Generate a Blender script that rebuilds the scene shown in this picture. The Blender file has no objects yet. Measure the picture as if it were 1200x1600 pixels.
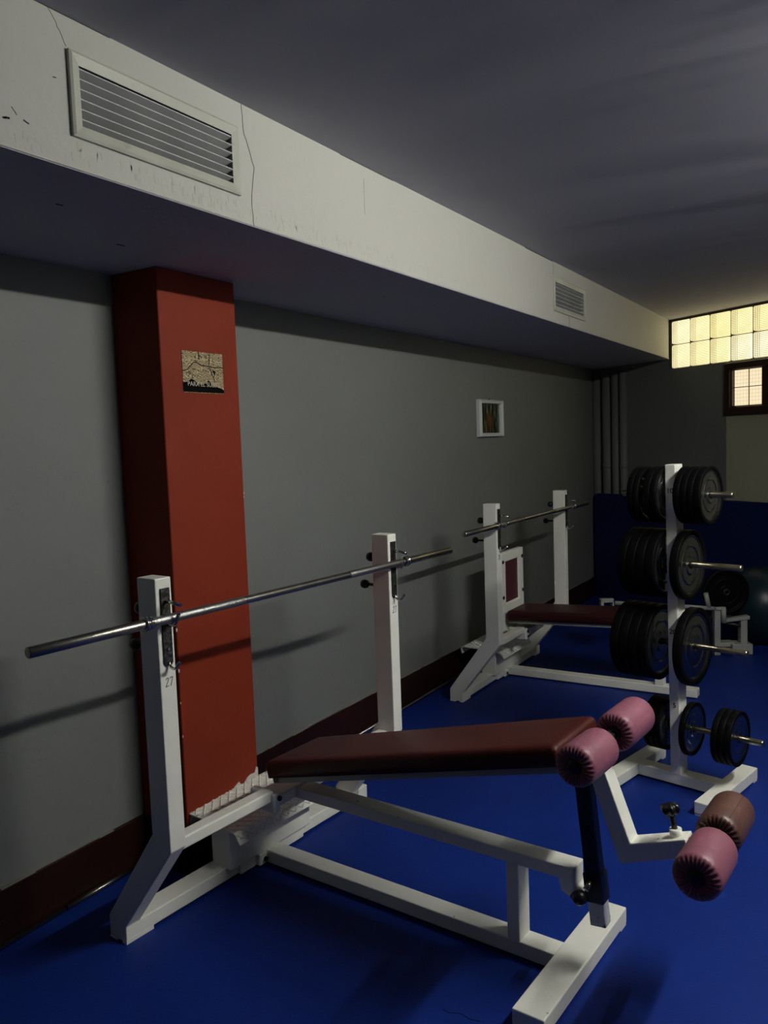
import bpy, bmesh, math, random
from mathutils import Vector, Matrix
R_ = math.radians
random.seed(4)
SC = bpy.context.scene
COL = SC.collection

# ------------------------------------------------------------------ camera
F_PX, YAW, PITCH, ROLL = 1272.264, -0.5475, -0.0838, -0.0354
CAM = Vector((2.2998, 0.0, 1.5))
fw = Vector((math.sin(YAW)*math.cos(PITCH), math.cos(YAW)*math.cos(PITCH), math.sin(PITCH)))
rt = Vector((math.cos(YAW), -math.sin(YAW), 0)); up = rt.cross(fw)
rt2 = rt*math.cos(ROLL)+up*math.sin(ROLL); up2 = -rt*math.sin(ROLL)+up*math.cos(ROLL)
cd = bpy.data.cameras.new('camera'); cam = bpy.data.objects.new('camera', cd); COL.objects.link(cam)
cd.sensor_fit = 'VERTICAL'; cd.sensor_height = 24; cd.lens = F_PX/1600*24; cd.clip_start = .05
m = Matrix((rt2, up2, -fw)).transposed().to_4x4(); m.translation = CAM; cam.matrix_world = m
SC.camera = cam
# ------------------------------------------------------------------ view and light
SC.view_settings.view_transform = 'Standard'; SC.view_settings.look = 'None'
SC.view_settings.gamma = 1; SC.view_settings.use_curve_mapping = False
SC.view_settings.exposure = 0.9
wd = bpy.data.worlds.new('world'); SC.world = wd; wd.use_nodes = True
wd.node_tree.nodes['Background'].inputs[0].default_value = (.6, .7, .8, 1)
wd.node_tree.nodes['Background'].inputs[1].default_value = 0.02
TUBE_W = 208.0        # emission of the bare fluorescent tube under the ceiling
TUBE_COL = (1.0, 0.99, 0.90)
TUBE = (2.92, 2.03, 3.23, 2.415)   # x, y0, y1, z
BLOCK_E = 0.84       # daylight coming through the glass blocks
PANE_E = 0.5

# ------------------------------------------------------------------ node helpers
def mat(name, col, rough=.6, metal=0., spec=.5, coat=0., bump=None, var=None, spots=None, emit=None):
    """col linear rgb; bump=(scale,strength,detail); var=(scale,amount); spots=list of (scale,threshold,colour,soft)"""
    m = bpy.data.materials.new(name); m.use_nodes = True
    nt = m.node_tree; N = nt.nodes; L = nt.links; b = N['Principled BSDF']
    b.inputs['Roughness'].default_value = rough; b.inputs['Metallic'].default_value = metal
    b.inputs['Specular IOR Level'].default_value = spec; b.inputs['Coat Weight'].default_value = coat
    b.inputs['Base Color'].default_value = (*col, 1)
    tc = N.new('ShaderNodeTexCoord'); src = None
    if var:
        n = N.new('ShaderNodeTexNoise'); n.inputs['Scale'].default_value = var[0]; n.inputs['Detail'].default_value = 5
        L.new(tc.outputs['Object'], n.inputs['Vector'])
        mr = N.new('ShaderNodeMapRange'); mr.inputs[1].default_value = .3; mr.inputs[2].default_value = .7
        mr.inputs[3].default_value = 1-var[1]; mr.inputs[4].default_value = 1+var[1]*.6
        L.new(n.outputs['Fac'], mr.inputs[0])
        mx = N.new('ShaderNodeMix'); mx.data_type = 'RGBA'; mx.blend_type = 'MULTIPLY'; mx.inputs[0].default_value = 1
        mx.inputs[6].default_value = (*col, 1); L.new(mr.outputs[0], mx.inputs[7]); src = mx.outputs[2]
    for (sc_, th, c2, soft) in (spots or []):
        n = N.new('ShaderNodeTexNoise'); n.inputs['Scale'].default_value = sc_; n.inputs['Detail'].default_value = 6
        L.new(tc.outputs['Object'], n.inputs['Vector'])
        mr = N.new('ShaderNodeMapRange'); mr.inputs[1].default_value = th; mr.inputs[2].default_value = th+soft
        L.new(n.outputs['Fac'], mr.inputs[0])
        mx = N.new('ShaderNodeMix'); mx.data_type = 'RGBA'; mx.inputs[7].default_value = (*c2, 1)
        if src: L.new(src, mx.inputs[6])
        else: mx.inputs[6].default_value = (*col, 1)
        L.new(mr.outputs[0], mx.inputs[0]); src = mx.outputs[2]
    if src: L.new(src, b.inputs['Base Color'])
    if bump:
        n = N.new('ShaderNodeTexNoise'); n.inputs['Scale'].default_value = bump[0]; n.inputs['Detail'].default_value = bump[2]
        L.new(tc.outputs['Object'], n.inputs['Vector'])
        bp = N.new('ShaderNodeBump'); bp.inputs['Strength'].default_value = bump[1]; bp.inputs['Distance'].default_value = .01
        L.new(n.outputs['Fac'], bp.inputs['Height']); L.new(bp.outputs[0], b.inputs['Normal'])
    if emit:
        b.inputs['Emission Color'].default_value = (*emit[0], 1); b.inputs['Emission Strength'].default_value = emit[1]
    return m

M = {}
M['wall'] = mat('grey_wall_paint', (.172, .182, .176), .62, bump=(28, .25, 6), var=(1.2, .06), spots=[(34, .73, (.10, .10, .10), .03)])
M['wall_far'] = mat('grey_far_wall_paint', (.16, .165, .155), .65, bump=(28, .2, 6), var=(1.4, .08))
M['wall_panel'] = mat('olive_grey_panel_paint', (.42, .41, .29), .65, bump=(28, .2, 6), var=(1.4, .06))
M['room'] = mat('room_paint', (.16, .16, .155), .8)
M['ceil'] = mat('ceiling_plaster', (.43, .43, .48), .85, var=(.7, .05))
def _ceiling_trowel():
    nt = M['ceil'].node_tree; N = nt.nodes; L = nt.links
    tc = N.new('ShaderNodeTexCoord'); mp = N.new('ShaderNodeMapping'); mp.inputs['Rotation'].default_value = (0, 0, R_(32)); mp.inputs['Scale'].default_value = (.35, 1.7, 1)
    n = N.new('ShaderNodeTexNoise'); n.inputs['Scale'].default_value = 1; n.inputs['Detail'].default_value = 2.5; n.inputs['Distortion'].default_value = .3
    L.new(tc.outputs['Object'], mp.inputs[0]); L.new(mp.outputs[0], n.inputs['Vector'])
    b = N.new('ShaderNodeBump'); b.inputs['Strength'].default_value = .35; b.inputs['Distance'].default_value = .06
    L.new(n.outputs['Fac'], b.inputs['Height']); L.new(b.outputs[0], N['Principled BSDF'].inputs['Normal'])
_ceiling_trowel()
M['beam'] = mat('white_beam_paint', (.45, .45, .415), .7, bump=(30, .2, 6), var=(1.1, .06))
M['soffit'] = mat('bounce_tinted_soffit', (.42, .42, .46), .8, bump=(30, .15, 6), var=(1.1, .05))  # white beam underside, with the floor's bluish bounce light mixed into its colour
M['red'] = mat('red_pillar_paint', (.20, .024, .009), .6, spec=.2, bump=(30, .15, 6), var=(2, .06))
M['floor'] = mat('blue_rubber_floor', (.0026, .0205, .180), .55, spec=.2, bump=(140, .12, 4), var=(2.5, .12), spots=[(14, .70, (.006, .032, .21), .06)])
M['base'] = mat('dark_brown_baseboard', (.018, .0045, .0028), .42, spec=.25, var=(5, .25), spots=[(45, .74, (.3, .27, .24), .02)])
M['brass_strip'] = mat('dark_steel_strip', (.25, .24, .22), .3, metal=1)
M['white'] = mat('white_enamel_metal', (.86, .86, .79), .38, spec=.5, bump=(60, .06, 3), var=(6, .05), spots=[(55, .735, (.12, .11, .10), .015)])
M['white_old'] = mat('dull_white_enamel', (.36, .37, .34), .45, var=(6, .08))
M['chip'] = mat('chipped_plaster', (.62, .58, .54), .8, bump=(80, .5, 4))
M['chrome'] = mat('worn_chrome_bar', (.46, .44, .38), .27, metal=1, bump=(200, .08, 3), var=(14, .15))
M['knurl'] = mat('knurled_steel', (.38, .38, .37), .36, metal=1, bump=(260, .2, 2))
M['peg'] = mat('yellowed_chrome_peg', (.45, .41, .29), .28, metal=1, var=(20, .2))
M['shiny'] = mat('polished_steel', (.6, .6, .58), .15, metal=1)
M['dark_steel'] = mat('dark_steel_tube', (.045, .045, .05), .35, metal=.6, var=(18, .3))
M['bare_steel'] = mat('scuffed_bare_steel', (.75, .76, .73), .55, metal=.0, bump=(60, .4, 4), spots=[(28, .50, (.03, .03, .03), .10)])
M['black'] = mat('black_plastic', (.006, .006, .006), .35)
M['tape'] = mat('black_worn_tape', (.008, .008, .007), .5, bump=(70, .5, 4), spots=[(60, .70, (.15, .14, .12), .03)])
M['rubber'] = mat('black_rubber', (.0022, .0022, .0025), .5, spec=.08)
M['plate_face'] = mat('dark_polished_plate_face', (.26, .265, .27), .2, metal=1, var=(8, .12))
M['plate_chrome'] = mat('chrome_plate_face', (.34, .34, .34), .18, metal=1)
M['pad'] = mat('oxblood_vinyl', (.06, .009, .007), .42, spec=.32, bump=(160, .15, 4), var=(4, .1))
M['pad2'] = mat('dark_maroon_vinyl', (.035, .004, .006), .45, spec=.3, bump=(160, .15, 4), var=(4, .1))
M['panel'] = mat('plum_board', (.07, .007, .018), .5)
M['pink'] = mat('mauve_vinyl', (.25, .085, .125), .45, spec=.45, bump=(60, .12, 4), var=(9, .12))
M['brown'] = mat('brown_vinyl', (.095, .042, .034), .4, spec=.45, bump=(60, .12, 4), var=(9, .12))
M['ink'] = mat('black_ink', (.003, .003, .003), .8, spec=.05)
M['crack'] = mat('crack_shadow', (.03, .03, .028), .9)
M['vent'] = mat('pale_vent_metal', (.42, .43, .37), .5, var=(9, .12), spots=[(26, .64, (.30, .30, .24), .1)])
M['slat'] = mat('grey_vent_slat', (.42, .43, .43), .5, var=(9, .1))
M['void'] = mat('duct_dark', (.01, .01, .01), .9)
M['mat_blue'] = mat('navy_mat_vinyl', (.003, .011, .075), .6, spec=.2, bump=(60, .1, 3))
M['ball'] = mat('dark_teal_ball_vinyl', (.005, .020, .028), .36, spec=.35)
M['frame_w'] = mat('white_picture_frame', (.62, .64, .64), .4)
M['wood'] = mat('dark_brown_window_frame', (.035, .012, .007), .35, var=(8, .3))
M['mortar'] = mat('dark_mortar', (.05, .045, .035), .9)
M['white_fix'] = mat('white_fixture_metal', (.7, .7, .68), .5)

def tube_material():
    m = mat('lit_fluorescent_tube', (.8, .8, .8), .5, emit=(TUBE_COL, TUBE_W)); return m
M['tube'] = tube_material()

def block_material():
    """glass block: daylight through ribbed pressed glass, paler edges"""
    m = bpy.data.materials.new('ribbed_glass_block'); m.use_nodes = True
    nt = m.node_tree; N = nt.nodes; L = nt.links; b = N['Principled BSDF']
    b.inputs['Base Color'].default_value = (.35, .36, .3, 1); b.inputs['Roughness'].default_value = .15
    tc = N.new('ShaderNodeTexCoord'); sx = N.new('ShaderNodeSeparateXYZ'); L.new(tc.outputs['Object'], sx.inputs[0])
    def math_(op, a, c=None, v=None):
        n = N.new('ShaderNodeMath'); n.operation = op; L.new(a, n.inputs[0])
        if c is not None: L.new(c, n.inputs[1])
        if v is not None: n.inputs[1].default_value = v
        return n.outputs[0]
    # fine horizontal ribs
    h = math_('FRACT', math_('MULTIPLY', sx.outputs[2], v=75.))
    hr = N.new('ShaderNodeMapRange'); hr.inputs[1].default_value = .25; hr.inputs[2].default_value = .5; hr.inputs[3].default_value = .42; hr.inputs[4].default_value = 1.
    L.new(h, hr.inputs[0])
    # vertical ribs on the left third of every block
    x = sx.outputs[0]
    v_ = math_('FRACT', math_('MULTIPLY', x, v=55.))
    vr = N.new('ShaderNodeMapRange'); vr.inputs[1].default_value = .3; vr.inputs[2].default_value = .6; vr.inputs[3].default_value = .45; vr.inputs[4].default_value = 1.
    L.new(v_, vr.inputs[0])
    left = N.new('ShaderNodeMapRange'); left.inputs[1].default_value = -.035; left.inputs[2].default_value = -.02; left.inputs[3].default_value = 1; left.inputs[4].default_value = 0
    L.new(x, left.inputs[0])
    mxv = N.new('ShaderNodeMix'); mxv.data_type = 'FLOAT'; mxv.inputs[2].default_value = 1.
    L.new(left.outputs[0], mxv.inputs[0]); L.new(vr.outputs[0], mxv.inputs[3])
    mm = math_('MULTIPLY', hr.outputs[0], mxv.outputs[0])
    nz = N.new('ShaderNodeTexNoise'); nz.inputs['Scale'].default_value = 9; L.new(tc.outputs['Object'], nz.inputs['Vector'])
    oi = N.new('ShaderNodeObjectInfo')
    ad = N.new('ShaderNodeMath'); ad.operation = 'MULTIPLY_ADD'; ad.inputs[1].default_value = .5; ad.inputs[2].default_value = .62; L.new(nz.outputs['Fac'], ad.inputs[0])
    mm = math_('MULTIPLY', mm, ad.outputs[0])
    ms = math_('MULTIPLY', mm, v=BLOCK_E)
    cr = N.new('ShaderNodeMix'); cr.data_type = 'RGBA'; cr.inputs[6].default_value = (1., .88, .56, 1); cr.inputs[7].default_value = (1., .83, .36, 1)
    L.new(oi.outputs['Random'], cr.inputs[0])
    L.new(cr.outputs[2], b.inputs['Emission Color']); L.new(ms, b.inputs['Emission Strength'])
    return m
M['block'] = block_material()

def pane_material():
    m = bpy.data.materials.new('bright_wired_window_glass'); m.use_nodes = True
    nt = m.node_tree; N = nt.nodes; L = nt.links; b = N['Principled BSDF']
    b.inputs['Base Color'].default_value = (.4, .4, .35, 1); b.inputs['Roughness'].default_value = .2
    tc = N.new('ShaderNodeTexCoord')
    br = N.new('ShaderNodeTexBrick'); br.offset = 0; br.inputs['Color1'].default_value = (1, .86, .58, 1); br.inputs['Color2'].default_value = (1, .90, .60, 1)
    br.inputs['Mortar'].default_value = (.75, .45, .20, 1); br.inputs['Scale'].default_value = 1
    br.inputs['Brick Width'].default_value = .027; br.inputs['Row Height'].default_value = .027; br.inputs['Mortar Size'].default_value = .0018; br.inputs['Mortar Smooth'].default_value = .6
    mp = N.new('ShaderNodeMapping'); mp.inputs['Rotation'].default_value = (R_(90), 0, 0)
    L.new(tc.outputs['Object'], mp.inputs[0]); L.new(mp.outputs[0], br.inputs['Vector'])
    L.new(br.outputs['Color'], b.inputs['Emission Color']); b.inputs['Emission Strength'].default_value = PANE_E
    return m
M['pane'] = pane_material()

def picture_material():
    m = bpy.data.materials.new('forest_print'); m.use_nodes = True
    nt = m.node_tree; N = nt.nodes; L = nt.links; b = N['Principled BSDF']; b.inputs['Roughness'].default_value = .2
    tc = N.new('ShaderNodeTexCoord')
    w = N.new('ShaderNodeTexNoise'); w.inputs['Scale'].default_value = 1; w.inputs['Detail'].default_value = 5
    mp = N.new('ShaderNodeMapping'); mp.inputs['Scale'].default_value = (1, 70, 9); L.new(tc.outputs['Object'], mp.inputs[0]); L.new(mp.outputs[0], w.inputs['Vector'])
    r = N.new('ShaderNodeValToRGB'); r.color_ramp.elements[0].position = .42; r.color_ramp.elements[0].color = (.006, .009, .006, 1)
    r.color_ramp.elements[1].position = .72; r.color_ramp.elements[1].color = (.30, .32, .24, 1)
    e = r.color_ramp.elements.new(.55); e.color = (.035, .045, .022, 1); L.new(w.outputs['Fac'], r.inputs[0])
    g = N.new('ShaderNodeTexGradient'); g.gradient_type = 'SPHERICAL'
    mp2 = N.new('ShaderNodeMapping'); mp2.inputs['Location'].default_value = (0, .15, .2); mp2.inputs['Scale'].default_value = (1, 13, 12)
    L.new(tc.outputs['Object'], mp2.inputs[0]); L.new(mp2.outputs[0], g.inputs[0])
    mx = N.new('ShaderNodeMix'); mx.data_type = 'RGBA'; mx.inputs[7].default_value = (.16, .055, .012, 1)
    L.new(g.outputs[0], mx.inputs[0]); L.new(r.outputs[0], mx.inputs[6])
    L.new(mx.outputs[2], b.inputs['Base Color']); return m
M['print'] = picture_material()

def plaque_material():
    m = bpy.data.materials.new('rippled_bronze_print'); m.use_nodes = True
    nt = m.node_tree; N = nt.nodes; L = nt.links; b = N['Principled BSDF']; b.inputs['Roughness'].default_value = .35
    tc = N.new('ShaderNodeTexCoord')
    w = N.new('ShaderNodeTexWave'); w.wave_type = 'BANDS'; w.bands_direction = 'Z'; w.inputs['Scale'].default_value = 34; w.inputs['Distortion'].default_value = 26
    w.inputs['Detail'].default_value = 3; w.inputs['Detail Scale'].default_value = .9
    L.new(tc.outputs['Object'], w.inputs['Vector'])
    r = N.new('ShaderNodeValToRGB'); r.color_ramp.elements[0].color = (.10, .07, .035, 1); r.color_ramp.elements[1].color = (.50, .40, .24, 1)
    r.color_ramp.elements[0].position = .2; r.color_ramp.elements[1].position = .8
    L.new(w.outputs['Fac'], r.inputs[0]); L.new(r.outputs[0], b.inputs['Base Color']); return m
M['plaque'] = plaque_material()

# ------------------------------------------------------------------ mesh helpers
class MB:
    def __init__(s): s.bm = bmesh.new()
    def box(s, a, b, bev=0., seg=2):
        """box between corners a and b"""
        vs = [s.bm.verts.new((x, y, z)) for x in (a[0], b[0]) for y in (a[1], b[1]) for z in (a[2], b[2])]
        f = [(0, 1, 3, 2), (4, 6, 7, 5), (0, 4, 5, 1), (2, 3, 7, 6), (0, 2, 6, 4), (1, 5, 7, 3)]
        fs = [s.bm.faces.new([vs[i] for i in q]) for q in f]
        if bev: s._bev(fs, bev, seg)
        return s
    def _bev(s, fs, bev, seg):
        bmesh.ops.recalc_face_normals(s.bm, faces=fs)
        es = list({e for f in fs for e in f.edges})
        bmesh.ops.bevel(s.bm, geom=es, offset=bev, segments=seg, affect='EDGES', profile=.5, clamp_overlap=True)
    def prism(s, pts, axis, lo, hi, bev=0., seg=1):
        """extrude a 2-D polygon; axis 'y' -> pts are (x,z); 'x' -> (y,z); 'z' -> (x,y)"""
        def P(p, t):
            return {'y': (p[0], t, p[1]), 'x': (t, p[0], p[1]), 'z': (p[0], p[1], t)}[axis]
        A = [s.bm.verts.new(P(p, lo)) for p in pts]; B = [s.bm.verts.new(P(p, hi)) for p in pts]
        n = len(pts); fs = [s.bm.faces.new(A), s.bm.faces.new(B[::-1])]
        for i in range(n): fs.append(s.bm.faces.new([A[i], B[i], B[(i+1) % n], A[(i+1) % n]]))
        bmesh.ops.recalc_face_normals(s.bm, faces=fs)
        if bev: s._bev(fs, bev, seg)
        return s
    def tube(s, path, r, n=16, cap=True, radii=None):
        path = [Vector(p) for p in path]; rings = []
        t0 = (path[1]-path[0]).normalized(); ref = Vector((0, 0, 1)) if abs(t0.z) < .9 else Vector((1, 0, 0))
        side = t0.cross(ref).normalized()
        for i, p in enumerate(path):
            a = path[max(i-1, 0)]; c = path[min(i+1, len(path)-1)]; t = (c-a).normalized()
            side = (side - t*side.dot(t)).normalized(); o = t.cross(side)
            rr = radii[i] if radii else r
            rings.append([s.bm.verts.new(p+(side*math.cos(2*math.pi*k/n)+o*math.sin(2*math.pi*k/n))*rr) for k in range(n)])
        for A, B in zip(rings, rings[1:]):
            for k in range(n):
                f = s.bm.faces.new([A[k], A[(k+1) % n], B[(k+1) % n], B[k]]); f.smooth = True
        if cap:
            s.bm.faces.new(rings[0][::-1]); s.bm.faces.new(rings[-1])
        return s
    def lathe(s, prof, axis='x', n=48, c=(0, 0, 0), pleat=None, smooth=True):
        """profile (t, r) revolved round an axis through c; pleat = function(t,r,theta)->(dt,dr)"""
        rings = []
        for (t, r) in prof:
            ring = []
            if r < 1e-6:
                q = {'x': (t, 0, 0), 'y': (0, t, 0), 'z': (0, 0, t)}[axis]
                ring = [s.bm.verts.new((c[0]+q[0], c[1]+q[1], c[2]+q[2]))]
            else:
                for k in range(n):
                    th = 2*math.pi*k/n; dt = dr = 0
                    if pleat: dt, dr = pleat(t, r, th)
                    a, b_ = math.cos(th)*(r+dr), math.sin(th)*(r+dr)
                    q = {'x': (t+dt, a, b_), 'y': (b_, t+dt, a), 'z': (a, b_, t+dt)}[axis]
                    ring.append(s.bm.verts.new((c[0]+q[0], c[1]+q[1], c[2]+q[2])))
            rings.append(ring)
        for A, B in zip(rings, rings[1:]):
            for k in range(n):
                k2 = (k+1) % n
                if len(A) == 1 and len(B) == 1: continue
                if len(A) == 1: f = s.bm.faces.new([A[0], B[k2], B[k]])
                elif len(B) == 1: f = s.bm.faces.new([A[k], A[k2], B[0]])
                else: f = s.bm.faces.new([A[k], A[k2], B[k2], B[k]])
                f.smooth = smooth
        return s
    def sphere(s, c, r, sx=1, sy=1, sz=1, u=24, v=14):
        g = bmesh.ops.create_uvsphere(s.bm, u_segments=u, v_segments=v, radius=r)
        for w in g['verts']: w.co = Vector((w.co.x*sx+c[0], w.co.y*sy+c[1], w.co.z*sz+c[2]))
        for w in g['verts']:
            for f in w.link_faces: f.smooth = True
        return s
    def stroke(s, pts, w, to3, d=0.0006):
        """thin drawn line: pts 2-D, to3 maps (a,b,depth) to a point"""
        for (a, b) in zip(pts, pts[1:]):
            a = Vector(a); b = Vector(b); t = (b-a)
            if t.length < 1e-6: continue
            t.normalize(); nrm = Vector((-t.y, t.x))*w*.5; a2 = a-t*w*.3; b2 = b+t*w*.3
            q = [a2+nrm, b2+nrm, b2-nrm, a2-nrm]
            lo = [s.bm.verts.new(to3(p.x, p.y, 0)) for p in q]; hi = [s.bm.verts.new(to3(p.x, p.y, d)) for p in q]
            s.bm.faces.new(hi); s.bm.faces.new(lo[::-1])
            for i in range(4): s.bm.faces.new([lo[i], lo[(i+1) % 4], hi[(i+1) % 4], hi[i]])
        return s
    def build(s, name, material, parent=None, loc=None, rot=None, fix=True, autosmooth=True):
        if fix: bmesh.ops.recalc_face_normals(s.bm, faces=s.bm.faces[:])
        me = bpy.data.meshes.new(name); s.bm.to_mesh(me); s.bm.free(); me.materials.append(material)
        o = bpy.data.objects.new(name, me); COL.objects.link(o)
        if parent: o.parent = parent
        if loc: o.location = loc
        if rot: o.rotation_euler = rot
        return o

def tag(o, label, cat=None, group=None, kind=None):
    if label: o['label'] = label
    if cat: o['category'] = cat
    if group: o['group'] = group
    if kind: o['kind'] = kind
    return o
def empty(name, loc, rz=0, rot=None):
    o = bpy.data.objects.new(name, None); COL.objects.link(o); o.location = loc; o.empty_display_size = .05
    o.rotation_euler = rot if rot else (0, 0, rz); return o
def copy_tree(o, parent=None):
    c = o.copy(); COL.objects.link(c); c.parent = parent
    for ch in list(o.children): copy_tree(ch, c)
    return c
def lettering(text, size, material, parent, loc, rot, depth=.0006, name='lettering', sx=1.):
    cu = bpy.data.curves.new(name, 'FONT'); cu.body = text; cu.size = size; cu.extrude = depth
    cu.align_x = 'CENTER'; cu.align_y = 'CENTER'
    t = bpy.data.objects.new(name, cu); COL.objects.link(t)
    bpy.context.view_layer.update()
    me = bpy.data.meshes.new_from_object(t.evaluated_get(bpy.context.evaluated_depsgraph_get()))
    bpy.data.objects.remove(t); me.materials.clear(); me.materials.append(material)
    for v in me.vertices: v.co.x *= sx
    o = bpy.data.objects.new(name, me); COL.objects.link(o); o.parent = parent; o.location = loc; o.rotation_euler = rot
    return o
def structure(o, label=None):
    o['kind'] = 'structure'
    if label: o['label'] = label
    return o

# ------------------------------------------------------------------ room
ZC = 2.442; ZB = 2.1185; BX = .79
FA = R_(-32)                       # the far wall runs slantwise
FW = Vector((math.cos(FA), math.sin(FA), 0)); FN = Vector((-FW.y, FW.x, 0)); FO = Vector((0, 7.652, 0))
def fwp(s, n, z): return FO+FW*s+FN*n+Vector((0, 0, z))
XR = 3.35; Y0 = -1.6; YF = 8.2
structure(MB().box((-.3, Y0-.3, -.1), (XR+.3, YF+.3, 0)).build('floor', M['floor']), 'blue rubber gym floor')
structure(MB().box((-.3, Y0-.3, ZC), (XR+.3, YF+.3, ZC+.1)).build('ceiling', M['ceil']), 'dark grey plaster ceiling')
structure(MB().box((-.2, Y0-.2, 0), (0, YF, ZC)).build('wall_left', M['wall']), 'long grey painted wall')
structure(MB().box((XR, Y0-.2, 0), (XR+.2, YF, ZC)).build('wall_right', M['room']))
structure(MB().box((-.2, Y0-.2, 0), (XR+.2, Y0, ZC)).build('wall_back', M['room']))
# far wall: local frame x along the wall, y away from the room
far = empty('far_wall_frame', FO, FA); bpy.data.objects.remove(far)
GB0, GB1 = BX/FW.x, BX/FW.x+.2*13          # glass block strip along the wall
SEAM = 1.273/FW.x
wf = MB()
ZG = 2.038
wf.box((-.3, 0, 0), (SEAM, .2, ZG))
wf.box((-.3, 0, ZG), (GB0, .2, ZC))
wf.build('wall_far', M['wall_far'], loc=FO, rot=(0, 0, FA))
structure(bpy.data.objects['wall_far'], 'dark grey end wall below the glass blocks')
W0, W1, WZ0, WZ1 = SEAM+.006, SEAM+.52, 1.622, 2.022
wp = MB()
wp.box((SEAM+.004, .0, 0), (4.4, .2, WZ0)); wp.box((W1, .0, WZ0), (4.4, .2, ZG)); wp.box((SEAM+.004, 0, WZ1), (W1, .2, ZG))
structure(wp.build('wall_end', M['wall_panel'], loc=FO, rot=(0, 0, FA)), 'olive grey wall section under the small window')
# window 1: glass blocks
g = MB()
g.box((GB0, .02, ZG), (GB1, .09, ZG+.004)); g.box((GB0, .0, ZC-.018), (GB1, .09, ZC))
g.box((GB0, .0, ZG), (GB0+.012, .09, ZC)); g.box((GB0, .02, ZG+.1935), (GB1, .085, ZG+.1985))
for k in range(1, 13): g.box((GB0+.2*k-.002, .02, ZG), (GB0+.2*k+.004, .085, ZC))
win = structure(g.build('window_1', M['mortar'], loc=FO, rot=(0, 0, FA)), 'strip of two rows of glass blocks under the ceiling')
bl = None
for k in range(13):
    for j in range(2):
        if bl is None:
            b_ = MB(); b_.box((-.0935, -.04, -.0945), (.0935, .04, .0945), .014, 3)
            bl = b_.build('glass_block', M['block'], win); o = bl
        else:
            o = bl.copy(); COL.objects.link(o); o.parent = win
        o.location = (GB0+.2*k+.102+(.004 if k == 0 else 0), .045, ZG+.0975+.2*j-(.003 if j else 0))
        if j: o.scale = (1, 1, .97)
# window 2: small brown casement
w = MB(); F_ = .052
w.box((W0, -.03, WZ0), (W0+F_, .06, WZ1), .006); w.box((W1-F_, -.03, WZ0), (W1, .06, WZ1), .006)
w.box((W0, -.031, WZ0), (W1, .06, WZ0+F_+.012), .006); w.box((W0, -.031, WZ1-F_), (W1, .06, WZ1), .006)
w2 = structure(w.build('window_2', M['wood'], loc=FO, rot=(0, 0, FA)), 'small dark brown window with a bright pane')
PX0, PX1, PZ0, PZ1 = W0+.062, SEAM+.335, WZ0+.072, WZ1-.058
inn = MB()
inn.box((W0+F_-.004, -.012, WZ0+F_), (PX0, .05, WZ1-F_)); inn.box((PX1, -.012, WZ0+F_), (W1-F_+.004, .05, WZ1-F_))
inn.box((PX0, -.012, WZ0+F_), (PX1, .05, PZ0)); inn.box((PX0, -.012, PZ1), (PX1, .05, WZ1-F_))
inn.build('sash', M['wood'], w2)
MB().box((PX0, .02, PZ0), (PX1, .03, PZ1)).build('pane', M['pane'], w2)
gx, gz = (PX0+PX1)/2, (PZ0+PZ1)/2+.005
MB().box((gx-.003, .012, PZ0), (gx+.003, .0195, PZ1)).box((PX0, .0125, gz-.003), (PX1, .019, gz+.003)).build('glazing_bar', mat('tan_glazing_bar', (.62, .42, .26), .5), w2)

# beam / boxed duct along the left wall
bm_ = MB(); bm_.box((0.0, Y0, ZB+.002), (BX-.05, 7.12, ZC)); FX = BX-.05
bm_.box((FX, Y0, ZB+.002), (BX, 7.12, 2.21)); bm_.box((FX, Y0, 2.345), (BX, 7.12, ZC))
for ya, yb in ((Y0, 1.250), (1.752, 4.322), (4.831, 7.12)): bm_.box((FX, ya, 2.21), (BX, yb, 2.345))
beam = structure(bm_.build('trim_1', M['beam']), 'white boxed duct beam along the top of the wall')
MB().prism([(0, Y0), (BX, Y0), (BX, 7.14), (0, 7.63)], 'z', ZB, ZB+.0035).build('soffit', M['soffit'], beam)
def yz(x): return lambda a, b, d: (x+d, a, b)
def crack(pts, w=.003):
    # subdivide with jitter
    out = []
    for a, b in zip(pts, pts[1:]):
        n = 5
        for i in range(n):
            t = i/n; out.append((a[0]+(b[0]-a[0])*t+random.uniform(-.002, .002), a[1]+(b[1]-a[1])*t))
    out.append(pts[-1])
    MB().stroke(out, w, yz(BX), .0004).build('crack', M['crack'], beam)
crack([(1.800, 2.441), (1.805, 2.365), (1.842, 2.284), (1.823, 2.178), (1.83, 2.122)], .0022)
crack([(1.189, 2.44), (1.21, 2.41), (1.229, 2.377)], .0012)
crack([(4.565, 2.182), (4.567, 2.12)], .004)
crack([(4.31, 2.44), (4.305, 2.37)], .002)
crack([(2.42, 2.40), (2.42, 2.28)], .0008)
crack([(1.065, 2.178), (1.078, 2.181)], .004); crack([(1.112, 2.187), (1.122, 2.183)], .003)
crack([(1.086, 2.205), (1.096, 2.193)], .0015); crack([(1.19, 2.30), (1.197, 2.301)], .002)
# thin peeling line under the ceiling edge
crack([(1.12, 2.4412), (1.35, 2.4412)], .0014); crack([(2.28, 2.4412), (2.62, 2.4412)], .0014); crack([(3.9, 2.4405), (4.3, 2.4405)], .003)
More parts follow.
